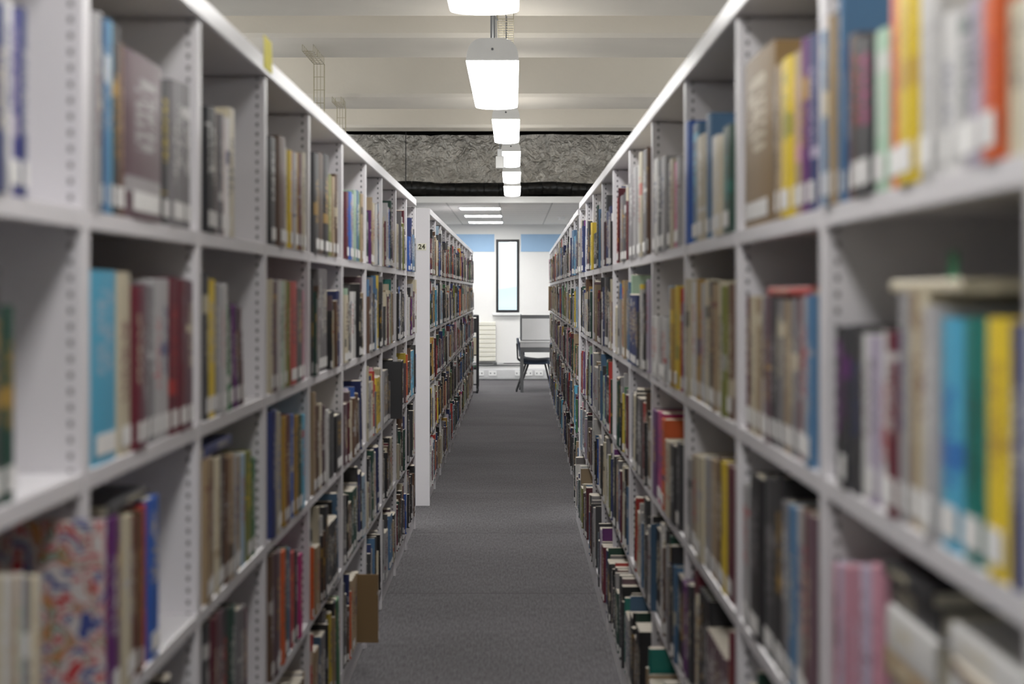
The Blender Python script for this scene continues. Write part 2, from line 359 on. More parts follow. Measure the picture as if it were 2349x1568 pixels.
for X0 in (-.64,1.76,-3.04):
    for y0 in (21.72,23.9,26.1):
        e=empty('recessed_ceiling_light',(X0+.24,y0+.3,ZL),'flat square glowing light panel in tiled ceiling','ceiling light','recessed light panels')
        MB().box(X0,X0+.48,y0,y0+.55,ZL-.006,ZL).obj('light_panel',M_panel,parent=e,origin=(X0+.24,y0+.3,ZL-.006))
        fr=MB(); fr.box(X0-.02,X0,y0-.02,y0+.57,ZL-.01,ZL); fr.box(X0+.48,X0+.5,y0-.02,y0+.57,ZL-.01,ZL); fr.box(X0,X0+.48,y0-.02,y0,ZL-.01,ZL); fr.box(X0,X0+.48,y0+.55,y0+.57,ZL-.01,ZL)
        fr.obj('panel_frame',M_white,parent=e,origin=(X0+.24,y0+.3,ZL-.01))
sd=empty('smoke_detector',(px(1288,24.6),24.6,ZL),'small round white smoke detector on tile ceiling','smoke detector')
MB().tube((sd.location.x,24.6,ZL-.012),(sd.location.x,24.6,ZL),.06,20).obj('base',M_white,parent=sd,origin=(sd.location.x,24.6,ZL))
MB().tube((sd.location.x,24.6,ZL-.04),(sd.location.x,24.6,ZL-.012),.04,20).obj('sensor_cap',M_white,parent=sd,origin=(sd.location.x,24.6,ZL-.02))
sx,sy=-.10,13.42
se=empty('hanging_sensor',(sx,sy,2.25),'small white sensor box hanging from a rod beside lamp','sensor')
MB().box(sx-.03,sx+.03,sy-.03,sy+.03,2.22,2.31).obj('body',M_lampgrey,parent=se,bevel=.006,origin=(sx,sy,2.22))
MB().tube((sx,sy-.01,2.31),(sx,sy-.01,2.36),.018,12).obj('lens',M_white,parent=se,origin=(sx,sy,2.31))
MB().tube((sx,sy,2.31),(sx,sy,ZS),.005,6).obj('rod',M_cable,parent=se,origin=(sx,sy,2.31))

def tray(cx,y0,y1,z,drop=None,w=.11,rods=True):
    e=empty('cable_tray',(cx,(y0+y1)/2,z),'wire basket cable tray hung below the concrete beams','cable tray','wire basket cable trays')
    m=MB(); r=.0024
    for dx,dz in ((-w/2,.05),(-w/2,0),(-w/6,0),(w/6,0),(w/2,0),(w/2,.05)):
        m.tube((cx+dx,y0,z+dz),(cx+dx,y1,z+dz),r,5)
    n=max(2,int((y1-y0)/.1))
    for i in range(n+1):
        y=y0+(y1-y0)*i/n
        m.path([(cx-w/2,y,z+.05),(cx-w/2,y,z),(cx+w/2,y,z),(cx+w/2,y,z+.05)],r,5)
    if drop:
        for dx in (-w/2,-w/6,w/6,w/2): m.tube((cx+dx,y1,z),(cx+dx,y1,z-drop),r,5)
        for dx in (-w/2,w/2): m.tube((cx+dx,y1+.05,z),(cx+dx,y1+.05,z-drop),r,5)
        k=int(drop/.1)
        for i in range(k+1):
            zz=z-i*.1; m.path([(cx-w/2,y1+.05,zz),(cx-w/2,y1,zz),(cx+w/2,y1,zz),(cx+w/2,y1+.05,zz)],r,5)
    m.obj('wire_basket',M_wire,parent=e,origin=(cx,(y0+y1)/2,z))
    yy=min(y1-.1,y0+.3)
    for dx in (-w/2,w/2):
        MB().tube((cx+dx,yy,z),(cx+dx,yy,ceil_at(yy)),.0025,6).obj('hanger_rod',M_wire,parent=e,origin=(cx+dx,yy,z))
    return e
tray(-1.50,13.35,14.10,3.07,.9,w=.08); tray(-1.62,16.75,17.2,3.05,.9,w=.08)
ct=tray(-.05,11.3,12.5,3.0,w=.10)
MB().prism([(-.14,11.05),(-.11,11.05),(-.11,11.07),(-.13,11.07),(-.13,11.09),(-.14,11.09)],'z',2.78,ZS).obj('support_channel',M_grey,parent=ct,origin=(-.125,11.05,2.8))
MB().path([(-.125,11.07,2.99),(-.10,11.3,2.995)],.006).obj('support_arm',M_grey,parent=ct,origin=(-.125,11.06,3.0))

# ---------------------------------------------------------------- shelving
D=.26
TOPS=[1.425,1.09,.763,.44,.11]
CEILS=[1.785,1.392,1.058,.73,.405]
BASEOUT=.026   # the right-hand row has a slightly deeper base shelf
LU=[1.44,2.34,3.18,4.03,4.89,5.84,6.77,7.6,8.5,9.34,10.17]
RU=[1.36,2.29,3.16,4.12,5.10,6.10,7.10,8.0,8.9,9.75,10.6]
def even(a,b,n): return [a+(b-a)*i/n for i in range(n+1)]
L2=even(11.3,23.4,13); R2=even(11.35,23.4,13)
UT=.036
def bay(s,Xf,y0,y1,first,deep=False):
    e=empty('bookshelf_unit',(Xf+s*D/2,(y0+y1)/2,0),'tall white metal library shelving bay with five book shelves','bookshelf','white metal shelving bays')
    def up(yc,name='upright'):
        m=MB(); m.box(Xf,Xf+s*D,yc-UT/2,yc+UT/2,0,1.79) if s>0 else m.box(Xf+s*D,Xf,yc-UT/2,yc+UT/2,0,1.79)
        m.obj(name,M_up,parent=e,origin=(Xf,yc,0),bevel=.003)
    if first: up(y0)
    up(y1)
    a,b=y0+UT/2+.0005,y1-UT/2-.0005
    for z in TOPS:
        o_=-BASEOUT if (deep and z<.2) else 0
        P=[(Xf+s*(.001+o_),z-.001),(Xf+s*(.003+o_),z),(Xf+s*(D-.012),z),(Xf+s*(D-.012),z-.014),(Xf+s*(.014+o_),z-.014),(Xf+s*(.014+o_),z-.025),(Xf+s*(.003+o_),z-.026),(Xf+s*(.001+o_),z-.024)]
        MB().prism(P,'y',a,b).obj('shelf',M_shelf,parent=e,origin=(Xf,(y0+y1)/2,z))
    P=[(Xf-s*.006,1.829),(Xf-s*.003,1.832),(Xf+s*D,1.832),(Xf+s*D,1.792),(Xf-s*.003,1.792),(Xf-s*.006,1.795)]
    MB().prism(P,'y',y0+(UT/2 if not first else -UT/2)+.0003-(UT if not first else 0)+.0005, y1-UT/2-.0003).obj('top_panel',M_shelf,parent=e,origin=(Xf,(y0+y1)/2,1.79))
    x0,x1=sorted((Xf+s*(D-.010),Xf+s*(D-.002)))
    MB().box(x0,x1,a,b,.05,1.79).obj('back_panel',M_back,parent=e,origin=(Xf+s*D,(y0+y1)/2,.05))
    ko=.012-(BASEOUT+.008 if deep else 0)
    x0,x1=sorted((Xf+s*ko,Xf+s*(ko+.01)))
    MB().box(x0,x1,a,b,0,.081).obj('kick_plate',M_shelf,parent=e,origin=(Xf,(y0+y1)/2,0))
    return e
def XR2(y): return .405+.065*(y-11.35)/12
blocks=[]
for i in range(10): blocks.append((-1,-.545,LU[i],LU[i+1],i==0,('L',i)))
for i in range(10): blocks.append((1,.385,RU[i],RU[i+1],i==0,('R',i)))
for i in range(13): blocks.append((-1,-.52,L2[i],L2[i+1],i==0,('L',20+i)))
for i in range(13): blocks.append((1,XR2(L2[i]),R2[i],R2[i+1],i==0,('R',20+i)))
for b in blocks:
    e=bay(*b[:5],deep=(b[5][0]=='R' and b[5][1]<20))
    if b[5]==('L',20): endbay=e
o=MB().box(-.52-D-.02,-.515,11.2815-.02,11.2815-.0005,0,1.832).obj('end_panel',M_shelf,parent=endbay,origin=(-.65,11.26,0),bevel=.003)
SY=11.2815-.02
sg=MB().box(-.592,-.537,SY-.003,SY-.0003,pz(574,11.25),pz(558,11.25)).obj('shelf_number_sign',M_cream,origin=(-.5645,SY-.001,pz(574,11.25)),bevel=.0008)
tag(sg,'small cream card numbered 24 on white end panel','sign')
tc=bpy.data.curves.new('number_text','FONT'); tc.body='24'; tc.size=.042; tc.align_x='CENTER'; tc.align_y='CENTER'; tc.extrude=.0003; tc.offset=.0010
to=bpy.data.objects.new('number_tmp',tc); COL.objects.link(to)
bpy.context.view_layer.update()
tm=bpy.data.meshes.new_from_object(to.evaluated_get(bpy.context.evaluated_depsgraph_get())); bpy.data.objects.remove(to)
tm.materials.clear(); tm.materials.append(M_ink)
to=bpy.data.objects.new('number_text',tm); COL.objects.link(to); to.parent=sg
to.location=(0,-.0035,.0215); to.rotation_euler=(math.pi/2,0,0)
Yt=3.95
m=MB(); m.prism([(-.5384,1.803),(-.5384,1.84),(-.5395,1.874),(-.5389,1.874),(-.5378,1.84),(-.5378,1.803)],'y',Yt,Yt+.13)
tag(m.obj('paper_tag',M_yellow,origin=(-.5385,Yt,1.80)),'bright yellow paper tag stuck on white shelf edge','paper tag')

# ---------------------------------------------------------------- books
CD=dict(navy=(.03,.045,.16),indigo=(.06,.05,.24),black=(.02,.02,.023),charcoal=(.055,.055,.06),grey=(.2,.19,.2),lightgrey=(.42,.41,.42),white=(.66,.65,.64),cream=(.60,.54,.40),
 tan=(.38,.28,.17),brown=(.14,.075,.045),kraft=(.30,.19,.08),maroon=(.13,.02,.035),red=(.45,.035,.03),orange=(.72,.13,.03),yellow=(.75,.55,.03),gold=(.45,.27,.05),
 green=(.06,.22,.09),dark_green=(.02,.07,.05),olive=(.22,.24,.05),teal=(.01,.20,.17),blue=(.03,.12,.48),sky_blue=(.10,.45,.68),pale_blue=(.35,.48,.60),steel_blue=(.08,.18,.32),
 purple=(.14,.03,.17),plum=(.15,.09,.11),pink=(.60,.30,.38),magenta=(.55,.03,.22),lavender=(.50,.44,.56),mint=(.40,.58,.44))
WL=[('black',17),('charcoal',16),('grey',12),('lightgrey',8),('white',11),('cream',13),('tan',6),('brown',8),('maroon',6),('red',3),('navy',7),('steel_blue',5),('blue',2),('teal',1.2),
 ('green',1.2),('dark_green',5),('olive',1.5),('gold',2),('yellow',1.2),('orange',1.),('purple',1.5),('plum',5),('pink',.8),('magenta',.3),('pale_blue',2),('sky_blue',.6),('mint',.5),('lavender',1)]
NM=[a for a,_ in WL]; WT=[b for _,b in WL]
books=[]
def mk(s,X,y,z,t,h,d,cn,a=0.,acc=None,boost=1.,flat=False):
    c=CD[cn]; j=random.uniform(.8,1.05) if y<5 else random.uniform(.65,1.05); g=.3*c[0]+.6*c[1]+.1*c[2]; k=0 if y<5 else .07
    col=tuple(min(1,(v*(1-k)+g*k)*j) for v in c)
    lum=.3*col[0]+.6*col[1]+.1*col[2]
    if acc is None:
        acc=random.choice(['white','cream','gold','lightgrey']) if lum<.25 else random.choice(['black','navy','maroon','charcoal','red'])
    books.append(dict(s=s,x=X,y=y,z=z,t=t,h=h,d=d,a=a,cn=cn,col=col,acc=CD[acc],seed=random.random(),boost=boost,flat=flat))
OBS={('L',4):[(6.31,6.325,-.466,.234,'kraft')],('L',2):[(8.0,8.025,-.486,.25,'charcoal')],('R',2):[(6.84,6.865,.362,.235,'gold')],('R',1):[(22.0,22.05,.42,.29,'tan')]}
def fill(side,lev,s,Xf,a,b,frac,near=True):
    z=TOPS[lev]; mxh=CEILS[lev]-z-.008; y=a+.002; end=a+(b-a)*frac
    run=0; cn=None; obs=[o for o in OBS.get((side,lev),[]) if a<=o[0] and o[1]<=b]
    leanN=0; ang=0
    ym=(a+b)/2; mu=.002 if ym<3.2 else (-.002 if ym<5 else (-.004 if ym<11 else -.009)); sd=.006 if ym<5 else .0055
    if side=='R' and lev==4 and ym<11: mu-=BASEOUT
    ins0=mu; hm_=random.uniform(.205,.25)
    while y<end:
        if run<=0:
            cn=random.choices(NM,WT)[0]; run=1 if random.random()<.80 else random.randint(3,7); t0=random.choice([.009,.012,.015,.018,.022,.027,.034,.045])*random.uniform(.85,1.15); h0=max(.165,min(mxh,random.gauss(hm_,.034)))
            ins0=max(mu-.008,random.gauss(mu,sd)); srun=run>1
            if ym<11 and y>a+.1 and y<b-.25 and random.random()<.035 and not leanN: y+=random.uniform(.03,.07)
        run-=1
        t=t0*(1 if srun else random.uniform(.9,1.1)); h=h0*(1 if srun else random.uniform(.97,1.03)); h=min(h,mxh)
        if obs and y+t>obs[0][0]:
            o=obs.pop(0); y=max(y,o[0]); mk(s,o[2],y,z,o[1]-o[0],min(o[3],mxh),.2,o[4],boost=30); y+=o[1]-o[0]+.001; continue
        if leanN==0 and y+.24>end and frac<.97 and random.random()<.7: leanN=9; ang=math.radians(random.uniform(4,13)); y+=h*math.sin(ang)
        if leanN: h=min(h,(mxh-.01)/math.cos(ang)-t*math.tan(ang)); 
        yt=y+t/math.cos(ang)
        if yt>b-.003: break
        mk(s,Xf+s*ins0,y,z,t,h,random.uniform(.15,.19),cn,a=ang)
        y=yt+random.uniform(.0004,.0015)
    return y
SP={
('L',0,0):[(-60,-20,0,'cream'),(-20,12,5,'navy'),(12,30,0,'white','navy'),(30,47,20,'indigo','lavender'),(47,63,20,'navy','white')],
('L',0,1):[(-60,-20,640,'brown'),(-20,14,615,'charcoal'),(14,42,700,'dark_green','gold')],
('L',0,2):[(-60,-30,1330,'tan'),(-29,-1,1322,'charcoal','tan'),(0,16,1318,'cream','white'),(17,32,1322,'white','tan'),(33,47,1320,'tan','cream'),(48,62,1316,'white','mint'),(63,76,1325,'grey','white'),(77,90,1320,'cream','tan'),(91,102,1322,'lightgrey','tan')],
('L',1,0):[(214,226,30,'lightgrey'),(227,233,35,'charcoal'),(234,241,30,'white','plum'),(242,250,45,'steel_blue','white'),(251,262,48,'sky_blue','steel_blue'),(263,276,60,'charcoal'),(277,287,100,'brown','tan'),(288,372,135,'plum','lightgrey'),(374,390,185,'charcoal','yellow'),(391,406,185,'grey','white'),(407,423,190,'grey','white'),(424,440,195,'grey','white')],
('L',1,1):[(214,276,620,'sky_blue','pale_blue'),(277,306,624,'cream'),(308,322,655,'maroon'),(323,334,650,'plum'),(335,346,690,'lightgrey'),(347,357,655,'grey'),(358,372,640,'lightgrey'),(373,390,638,'lightgrey'),(391,408,635,'maroon','red'),(409,428,640,'maroon','plum'),(429,442,645,'plum','cream')],
('L',1,2):[(216,238,1190,'brown','maroon'),(239,250,1200,'steel_blue'),(251,270,1185,'purple'),(271,283,1190,'plum'),(284,300,1180,'cream','lightgrey'),(301,315,1190,'maroon'),(316,322,1170,'brown'),(323,341,1160,'red','maroon'),(342,368,1140,'blue','cream')],
('L',2,0):[(472,482,245,'black'),(483,492,248,'charcoal'),(493,502,255,'brown'),(503,511,262,'grey','white'),(512,518,275,'red','orange'),(519,524,270,'white'),(525,538,250,'cream','black')],
('L',2,1):[(472,482,625,'charcoal','cream'),(483,499,640,'yellow','lightgrey'),(500,505,650,'grey'),(506,512,655,'lightgrey'),(513,518,650,'white'),(519,526,700,'green','white',11),(527,533,703,'charcoal','white',11),(534,540,700,'purple','white',11),(541,547,703,'dark_green','gold',11),(548,554,707,'plum','white',11),(555,560,707,'white','black',11)],
('L',2,2):[(472,487,1050,'tan'),(488,496,1055,'brown'),(497,508,1048,'cream','tan'),(509,518,1045,'charcoal'),(519,527,1050,'brown'),(528,536,1040,'tan'),(537,545,1045,'lightgrey'),(546,556,1045,'gold'),(557,567,1042,'pale_blue'),(568,580,1035,'olive','yellow'),(581,590,1050,'green','white')],
('L',2,3):[(472,485,1395,'charcoal'),(486,500,1390,'maroon'),(501,512,1400,'plum'),(513,530,1395,'black','red'),(531,545,1390,'dark_green'),(546,560,1392,'grey','white'),(561,570,1398,'maroon','gold')],
('L',3,0):[(620,633,315,'black'),(636,651,315,'brown','maroon'),(653,658,340,'cream'),(659,664,345,'yellow','white'),(665,670,345,'magenta','pink'),(671,677,350,'white'),(678,683,350,'gold'),(684,689,352,'maroon'),(690,696,350,'cream','black')],
('L',3,1):[(620,627,640,'cream'),(628,634,645,'plum'),(635,642,642,'white'),(643,648,645,'mint'),(649,655,642,'cream'),(656,661,645,'olive'),(662,679,645,'red','maroon'),(680,685,660,'grey'),(686,692,662,'dark_green'),(693,699,665,'pink')],
('L',3,2):[(620,629,940,'navy'),(630,638,945,'cream','blue'),(639,646,955,'steel_blue'),(647,653,955,'gold'),(654,660,950,'maroon'),(661,666,950,'grey'),(667,673,950,'blue'),(674,680,952,'gold','charcoal'),(681,688,950,'dark_green'),(689,696,950,'sky_blue')],
('L',3,3):[(620,628,1260,'brown'),(629,637,1265,'plum'),(638,644,1258,'grey'),(645,652,1262,'orange','brown'),(653,660,1255,'dark_green'),(661,667,1258,'steel_blue'),(668,676,1265,'red','orange'),(677,682,1262,'charcoal'),(683,689,1270,'magenta')],
('L',4,0):[(718,728,352,'charcoal'),(729,740,352,'brown','charcoal'),(741,752,355,'black'),(753,759,400,'olive','cream'),(760,765,405,'tan'),(766,771,400,'brown','cream')],
('L',4,2):[(718,724,900,'tan'),(725,731,930,'brown'),(732,738,925,'cream'),(739,744,930,'plum'),(745,752,940,'white','grey'),(753,768,945,'black','charcoal'),(769,782,950,'black')],
('L',5,0):[(793,798,440,'maroon','blue'),(799,804,440,'blue'),(805,809,445,'lightgrey'),(810,815,437,'mint','olive'),(816,820,437,'steel_blue','white'),(821,826,440,'green','cream'),(827,831,445,'tan')],
('R',0,0):[(1940,1960,80,'brown','charcoal'),(1961,1976,80,'charcoal','red'),(1977,2004,85,'charcoal','magenta'),(2006,2034,70,'mint','white'),(2036,2060,-30,'orange','red'),(2062,2108,-30,'yellow','gold'),(2110,2150,-20,'white','lightgrey'),(2152,2180,30,'white','navy'),(2182,2222,20,'lightgrey','dark_green'),(2224,2256,0,'lavender'),(2258,2300,-10,'orange','red'),(2302,2345,0,'cream')],
('R',0,1):[(1912,1930,750,'black','purple'),(1931,1947,748,'charcoal','purple'),(1948,1972,745,'charcoal','navy'),(1973,1988,765,'white','plum'),(1989,2010,770,'lavender'),(2012,2033,760,'white','red'),(2034,2058,760,'maroon','white'),(2060,2078,672,'lightgrey','navy'),(2079,2096,672,'tan','cream'),(2097,2118,672,'cream','maroon'),(2120,2150,700,'lightgrey','white'),(2152,2200,730,'sky_blue','blue'),(2202,2256,730,'teal','dark_green'),(2258,2312,730,'yellow','gold'),(2314,2350,740,'navy')],
('R',0,2):[(1902,1916,1295,'pink','maroon'),(1917,1930,1292,'lavender','pink'),(1932,1945,1298,'pink','plum'),(1947,1960,1300,'plum','lavender'),(1961,1974,1296,'pink','lavender'),(1975,1989,1298,'lavender','plum'),(1990,2004,1294,'pink','maroon')],
('R',1,0):[(1700,1768,125,'kraft','cream'),(1770,1780,160,'charcoal'),(1782,1790,150,'tan'),(1791,1816,135,'yellow','olive'),(1817,1832,120,'tan','pink'),(1833,1846,90,'purple'),(1847,1864,80,'navy','lavender')],
('R',1,1):[(1706,1716,680,'maroon'),(1717,1728,678,'cream','charcoal'),(1729,1740,682,'tan'),(1741,1752,680,'lightgrey'),(1753,1764,678,'plum'),(1765,1777,682,'charcoal'),(1778,1792,685,'grey'),(1793,1806,690,'tan'),(1807,1822,685,'grey','cream'),(1823,1836,680,'maroon'),(1837,1850,680,'lightgrey'),(1851,1862,675,'steel_blue')],
('R',1,2):[(1702,1716,1110,'lightgrey'),(1718,1745,1090,'black','grey'),(1746,1772,1095,'charcoal','grey'),(1773,1790,1090,'black'),(1791,1804,1150,'grey','white'),(1805,1818,1160,'steel_blue'),(1819,1836,1165,'lightgrey'),(1837,1850,1170,'brown','red'),(1851,1864,1180,'plum')],
('R',2,0):[(1574,1583,280,'blue','indigo'),(1584,1596,285,'steel_blue','sky_blue'),(1598,1616,312,'cream','white'),(1617,1626,262,'steel_blue','navy'),(1627,1641,312,'white','cream'),(1642,1659,315,'cream','white'),(1660,1679,290,'dark_green','teal')],
('R',2,1):[(1574,1582,640,'cream'),(1583,1592,645,'white'),(1593,1601,640,'gold'),(1602,1611,648,'lightgrey'),(1612,1620,640,'cream'),(1621,1632,645,'black','gold'),(1633,1642,650,'tan'),(1643,1653,645,'cream','charcoal'),(1654,1664,655,'olive'),(1665,1678,650,'brown','cream')],
('R',2,2):[(1574,1584,1050,'lightgrey'),(1585,1596,1045,'tan'),(1598,1612,1045,'cream','lightgrey'),(1613,1626,1050,'lightgrey','tan'),(1627,1640,1055,'tan','cream'),(1641,1650,1050,'brown'),(1651,1662,1060,'yellow','tan'),(1663,1678,1070,'maroon','brown')],
('R',3,0):[(1494,1502,380,'grey'),(1503,1512,365,'white'),(1513,1520,370,'black','white'),(1521,1530,360,'lightgrey'),(1531,1538,375,'charcoal','lightgrey'),(1539,1546,365,'cream'),(1547,1555,372,'magenta','pink'),(1556,1562,360,'lightgrey')],
('R',3,1):[(1494,1503,725,'white','red'),(1504,1512,725,'white','red'),(1513,1522,725,'lightgrey','maroon'),(1523,1532,728,'white','red'),(1533,1540,655,'pale_blue'),(1541,1549,660,'gold','yellow'),(1550,1558,655,'yellow','olive')],
('R',3,2):[(1496,1508,940,'purple'),(1509,1520,945,'magenta','purple'),(1521,1528,960,'orange'),(1529,1540,1010,'cream'),(1541,1552,1020,'black'),(1553,1560,1015,'charcoal')],
('R',4,0):[(1438,1446,420,'lightgrey'),(1447,1454,400,'grey'),(1455,1461,385,'lightgrey'),(1462,1468,380,'white','grey'),(1469,1475,350,'cream'),(1476,1484,345,'grey','white')],
}
NOFILL={('R',0,2),('L',1,0),('L',1,1)}
for (s,Xf,y0,y1,first,key) in blocks:
    side,bi=key; a=y0+UT/2+.001; b=y1-UT/2-.001
    for lev in range(5):
        k=(side,bi,lev)
        if k in SP:
            L=[]
            K=(abs(Xf)+.002)*F
            for ent in SP[k]:
                ya=K/abs(VX-ent[0]); yb=K/abs(VX-ent[1]); ya,yb=min(ya,yb),max(ya,yb); L.append((ya,yb,ent))
            L.sort(key=lambda q:q[0]); cur=a; leaning=False; shift=0
            if L[0][0]-a>.12 and k not in NOFILL: cur=fill(side,lev,s,Xf,a,L[0][0]-.002,1.0)
            for ya,yb,ent in L:
                ya=max(ya,cur+.0006); yb=min(yb,b)
                if yb-ya<.006: continue
                ym=(ya+yb)/2; zt=CH+(VY-ent[2])*ym/F; h=max(.12,min(zt-TOPS[lev],CEILS[lev]-TOPS[lev]-.006))
                ins=random.uniform(-.003,.005) if ym<4 else random.uniform(-.006,.001)
                ang=math.radians(ent[5]) if len(ent)>5 else 0
                if ang:
                    if not leaning: shift=h*math.sin(ang)-.004; leaning=True
                    t_=(yb-ya)*.95; y_=ya+shift
                    if y_+t_/math.cos(ang)>b-.004: continue
                    mk(s,Xf+s*ins,y_,TOPS[lev],t_-.0006,h,.17,ent[3],acc=ent[4],boost=1.4,a=ang)
                else:
                    mk(s,Xf+s*ins,ya,TOPS[lev],yb-ya-.0006,h,.17,ent[3],acc=ent[4] if len(ent)>4 else None,boost=1.2)
                cur=yb
            if side=='R' and b-cur>.1 and k not in NOFILL: fill(side,lev,s,Xf,cur,b,1.0)
        else:
            r=random.random()
            frac=1.0 if r<.35 else random.uniform(.64,.96)
            if side=='L' and lev==0 and bi<9: frac=random.uniform(.65,.9)
            if bi>=20: frac=random.uniform(.85,1)
            fill(side,lev,s,Xf,a,b,frac)
mk(-1,-.502,2.235,TOPS[2],.032,.275,.2,'white',boost=30); books[-1]['pat']=True
def lying(s,Xf,y,z,t,L,cn,d=.16,ins=.006):
    books.append(dict(s=s,x=Xf+s*ins,y=y,z=z,t=L,h=t,d=d,a=0,cn=cn,col=CD[cn],acc=CD['cream'],seed=.13,boost=6,flat=True))
def topof(s,ya,yb,lev):
    return max([b['z']+b['h'] for b in books if b['s']==s and abs(b['z']-TOPS[lev])<.01 and b['y']<yb and b['y']+b['t']>ya and not b['flat']]+[TOPS[lev]])
tanz=1.33
for (s,Xf,ya,L_,lev,t,cn) in ((1,.385,2.42,.40,1,.012,'red'),(1,.385,1.60,.30,1,.012,'cream'),(-1,-.545,3.28,.30,2,.02,'navy'),(-1,-.545,2.5,.26,2,.016,'charcoal'),(-1,-.545,1.62,.34,2,.016,'charcoal')):
    z=topof(s,ya,ya+L_,lev)+.0005
    if z+t<CEILS[lev]:
        lying(s,Xf,ya,z,t,L_,cn)
        if cn=='cream': tanz=z+t
for (ya,L_,st) in ((1.70,.235,(('steel_blue',.04),('white',.03),('maroon',.045),('lightgrey',.04),('tan',.03),('white',.045),('charcoal',.030),('black',.018))),
                   (1.40,.27,(('navy',.05),('grey',.04),('cream',.05),('charcoal',.03),('white',.045),('brown',.012),('white',.030)))):
    z=TOPS[2]
    for cn,t_ in st:
        lying(1,.385,ya+random.uniform(0,.012),z,t_-.0004,L_-random.uniform(0,.02),cn,ins=random.uniform(.002,.012)); z+=t_
g=MB().prism([(1.73,tanz),(1.77,tanz),(1.768,tanz+.026),(1.733,tanz+.028)],'x',.42,.4206); tag(g.obj('paper_slip',M_greenp,origin=(.42,1.75,tanz)),'small green paper slip standing on cream book','paper slip')
TX0,TX1,TY0,TY1=-.80,-.47,23.75,24.2
def score(b):
    Y=b['y']+b['t']/2; x=VX+F*b['x']/Y; y1=VY-F*(b['z']+b['h']-CH)/Y; y0=VY-F*(b['z']-CH)/Y
    w=F*abs(b['x'])*b['t']/Y/Y
    if x<-w/2 or x>2349+w/2 or y1>1545 or y0<10: return 0
    vis=(min(y0,1568)-max(y1,0))
    return vis*(w+2)*b['boost']
for b in books: b['sc']=score(b)
books.sort(key=lambda b:-b['sc'])
NI=300
ind=books[:NI]; rest=books[NI:]
def set_attrs(me,cols,accs,uvs):
    a=me.color_attributes.new('Col','FLOAT_COLOR','CORNER'); a.data.foreach_set('color',cols)
    a=me.color_attributes.new('Accent','FLOAT_COLOR','CORNER'); a.data.foreach_set('color',accs)
    u=me.uv_layers.new(name='UVMap'); u.data.foreach_set('uv',uvs)
nice=lambda c:c.replace('_',' ') if c!='lightgrey' else 'light grey'
def thick_word(t): return 'thick' if t>.04 else ('thin' if t<.02 else 'medium-thick')
for b in ind:
    s,t,h,d=b['s'],b['t'],b['h'],b['d']; bt=.0022 if t>.012 else .0015
    flat=b['flat']
    T=h if flat else t; Lh=t if flat else h
    r=min(.005,T*.22) if not flat else .0015
    P=[(r,0),(r*.35,T*.12),(0,T*.35),(0,T*.65),(r*.35,T*.88),(r,T),(d,T),(d,T-bt),(r+bt,T-bt),(r+bt,bt),(d,bt),(d,0)]
    n=len(P); v=[]; f=[]
    for zz in (0,Lh):
        for p in P:
            v.append((s*p[0],zz,p[1]) if flat else (s*p[0],p[1],zz))
    for i in range(n):
        j=(i+1)%n; f.append((i,j,n+j,n+i))
    f.append(tuple(range(n))[::-1]); f.append(tuple(range(n,2*n)))
    rev=(s>0)!=flat
    if rev: f=[q[::-1] for q in f]
    me=bpy.data.meshes.new('book'); me.from_pydata(v,[],f)
    cols=[];accs=[];uvs=[]
    for fi,q in enumerate(f):
        for vi in q:
            cols+=[*b['col'],1]; accs+=[*b['acc'],b['seed']]
            if fi<5: uvs+=[P[vi%n][1]/T, 1.0 if vi>=n else 0.0]
            else: uvs+=[-1,-1]
    set_attrs(me,cols,accs,uvs); me.materials.append(M_pat if b.get('pat') else M_book)
    ob=bpy.data.objects.new('book',me); COL.objects.link(ob); ob.location=(b['x'],b['y'],b['z']); ob.rotation_euler=(b['a'],0,0)
    nm='swirl-patterned red and white' if b.get('pat') else nice(b['cn'])
    pose='lying flat on top of other books' if flat else ('leaning against its neighbours on shelf' if b['a']>0 else 'upright on white shelf')
    tag(ob,'%s %s library book %s'%(thick_word(T),nm,pose),'book','library books on the shelves')
    def bx(x0,x1,y0,y1,z0,z1):
        x0,x1=sorted((s*x0,s*x1)); return MB().box(x0,x1,y0,y1,z0,z1)
    if flat: m=bx(r+bt+.0002,d-.004,.003,Lh-.003,bt+.0001,T-bt-.0001)
    else: m=bx(r+bt+.0002,d-.004,bt+.0001,T-bt-.0001,.003,Lh-.003)
    p=m.obj('page_block',M_page); p.parent=ob; p.location=(0,0,0)
    if not flat and not b.get('pat') and random.random()<.85 and T>.009:
        m=bx(-.0006,.0,T*.14,T*.86,.012,.012+min(.028,.02+T*.3)); p=m.obj('spine_label',M_label); p.parent=ob; p.location=(0,0,0)
V=[];Fc=[];cols=[];accs=[];uvs=[]
def add_mass(s,x,y,z,t,h,d,a,col,acc,seed,flat=False):
    ca,sa=math.cos(a),math.sin(a); r=min(.005,t*.25)
    P=[(r,0),(0,t*.3),(0,t*.7),(r,t),(d,t),(d,0)]; n=6; b0=len(V)
    for zz in (0,h):
        for p in P:
            yy,z2=p[1]*ca-zz*sa,p[1]*sa+zz*ca
            V.append((x+s*p[0],y+yy,z+z2))
    fs=[(i,(i+1)%n,n+(i+1)%n,n+i) for i in range(n)]+[tuple(range(n))[::-1],tuple(range(n,2*n))]
    if s>0: fs=[q[::-1] for q in fs]
    for fi,q in enumerate(fs):
        Fc.append(tuple(b0+i for i in q))
        for vi in q:
            c=(.55,.5,.42) if (fi==7) else col
            cols.extend((*c,1)); accs.extend((*acc,seed))
            if fi<3: uvs.extend((P[vi%n][1]/t,1.0 if vi>=n else 0.0))
            else: uvs.extend((-1,-1))
for b in rest: add_mass(b['s'],b['x'],b['y'],b['z'],b['t'],b['h'],b['d'],b['a'],b['col'],b['acc'],b['seed'])
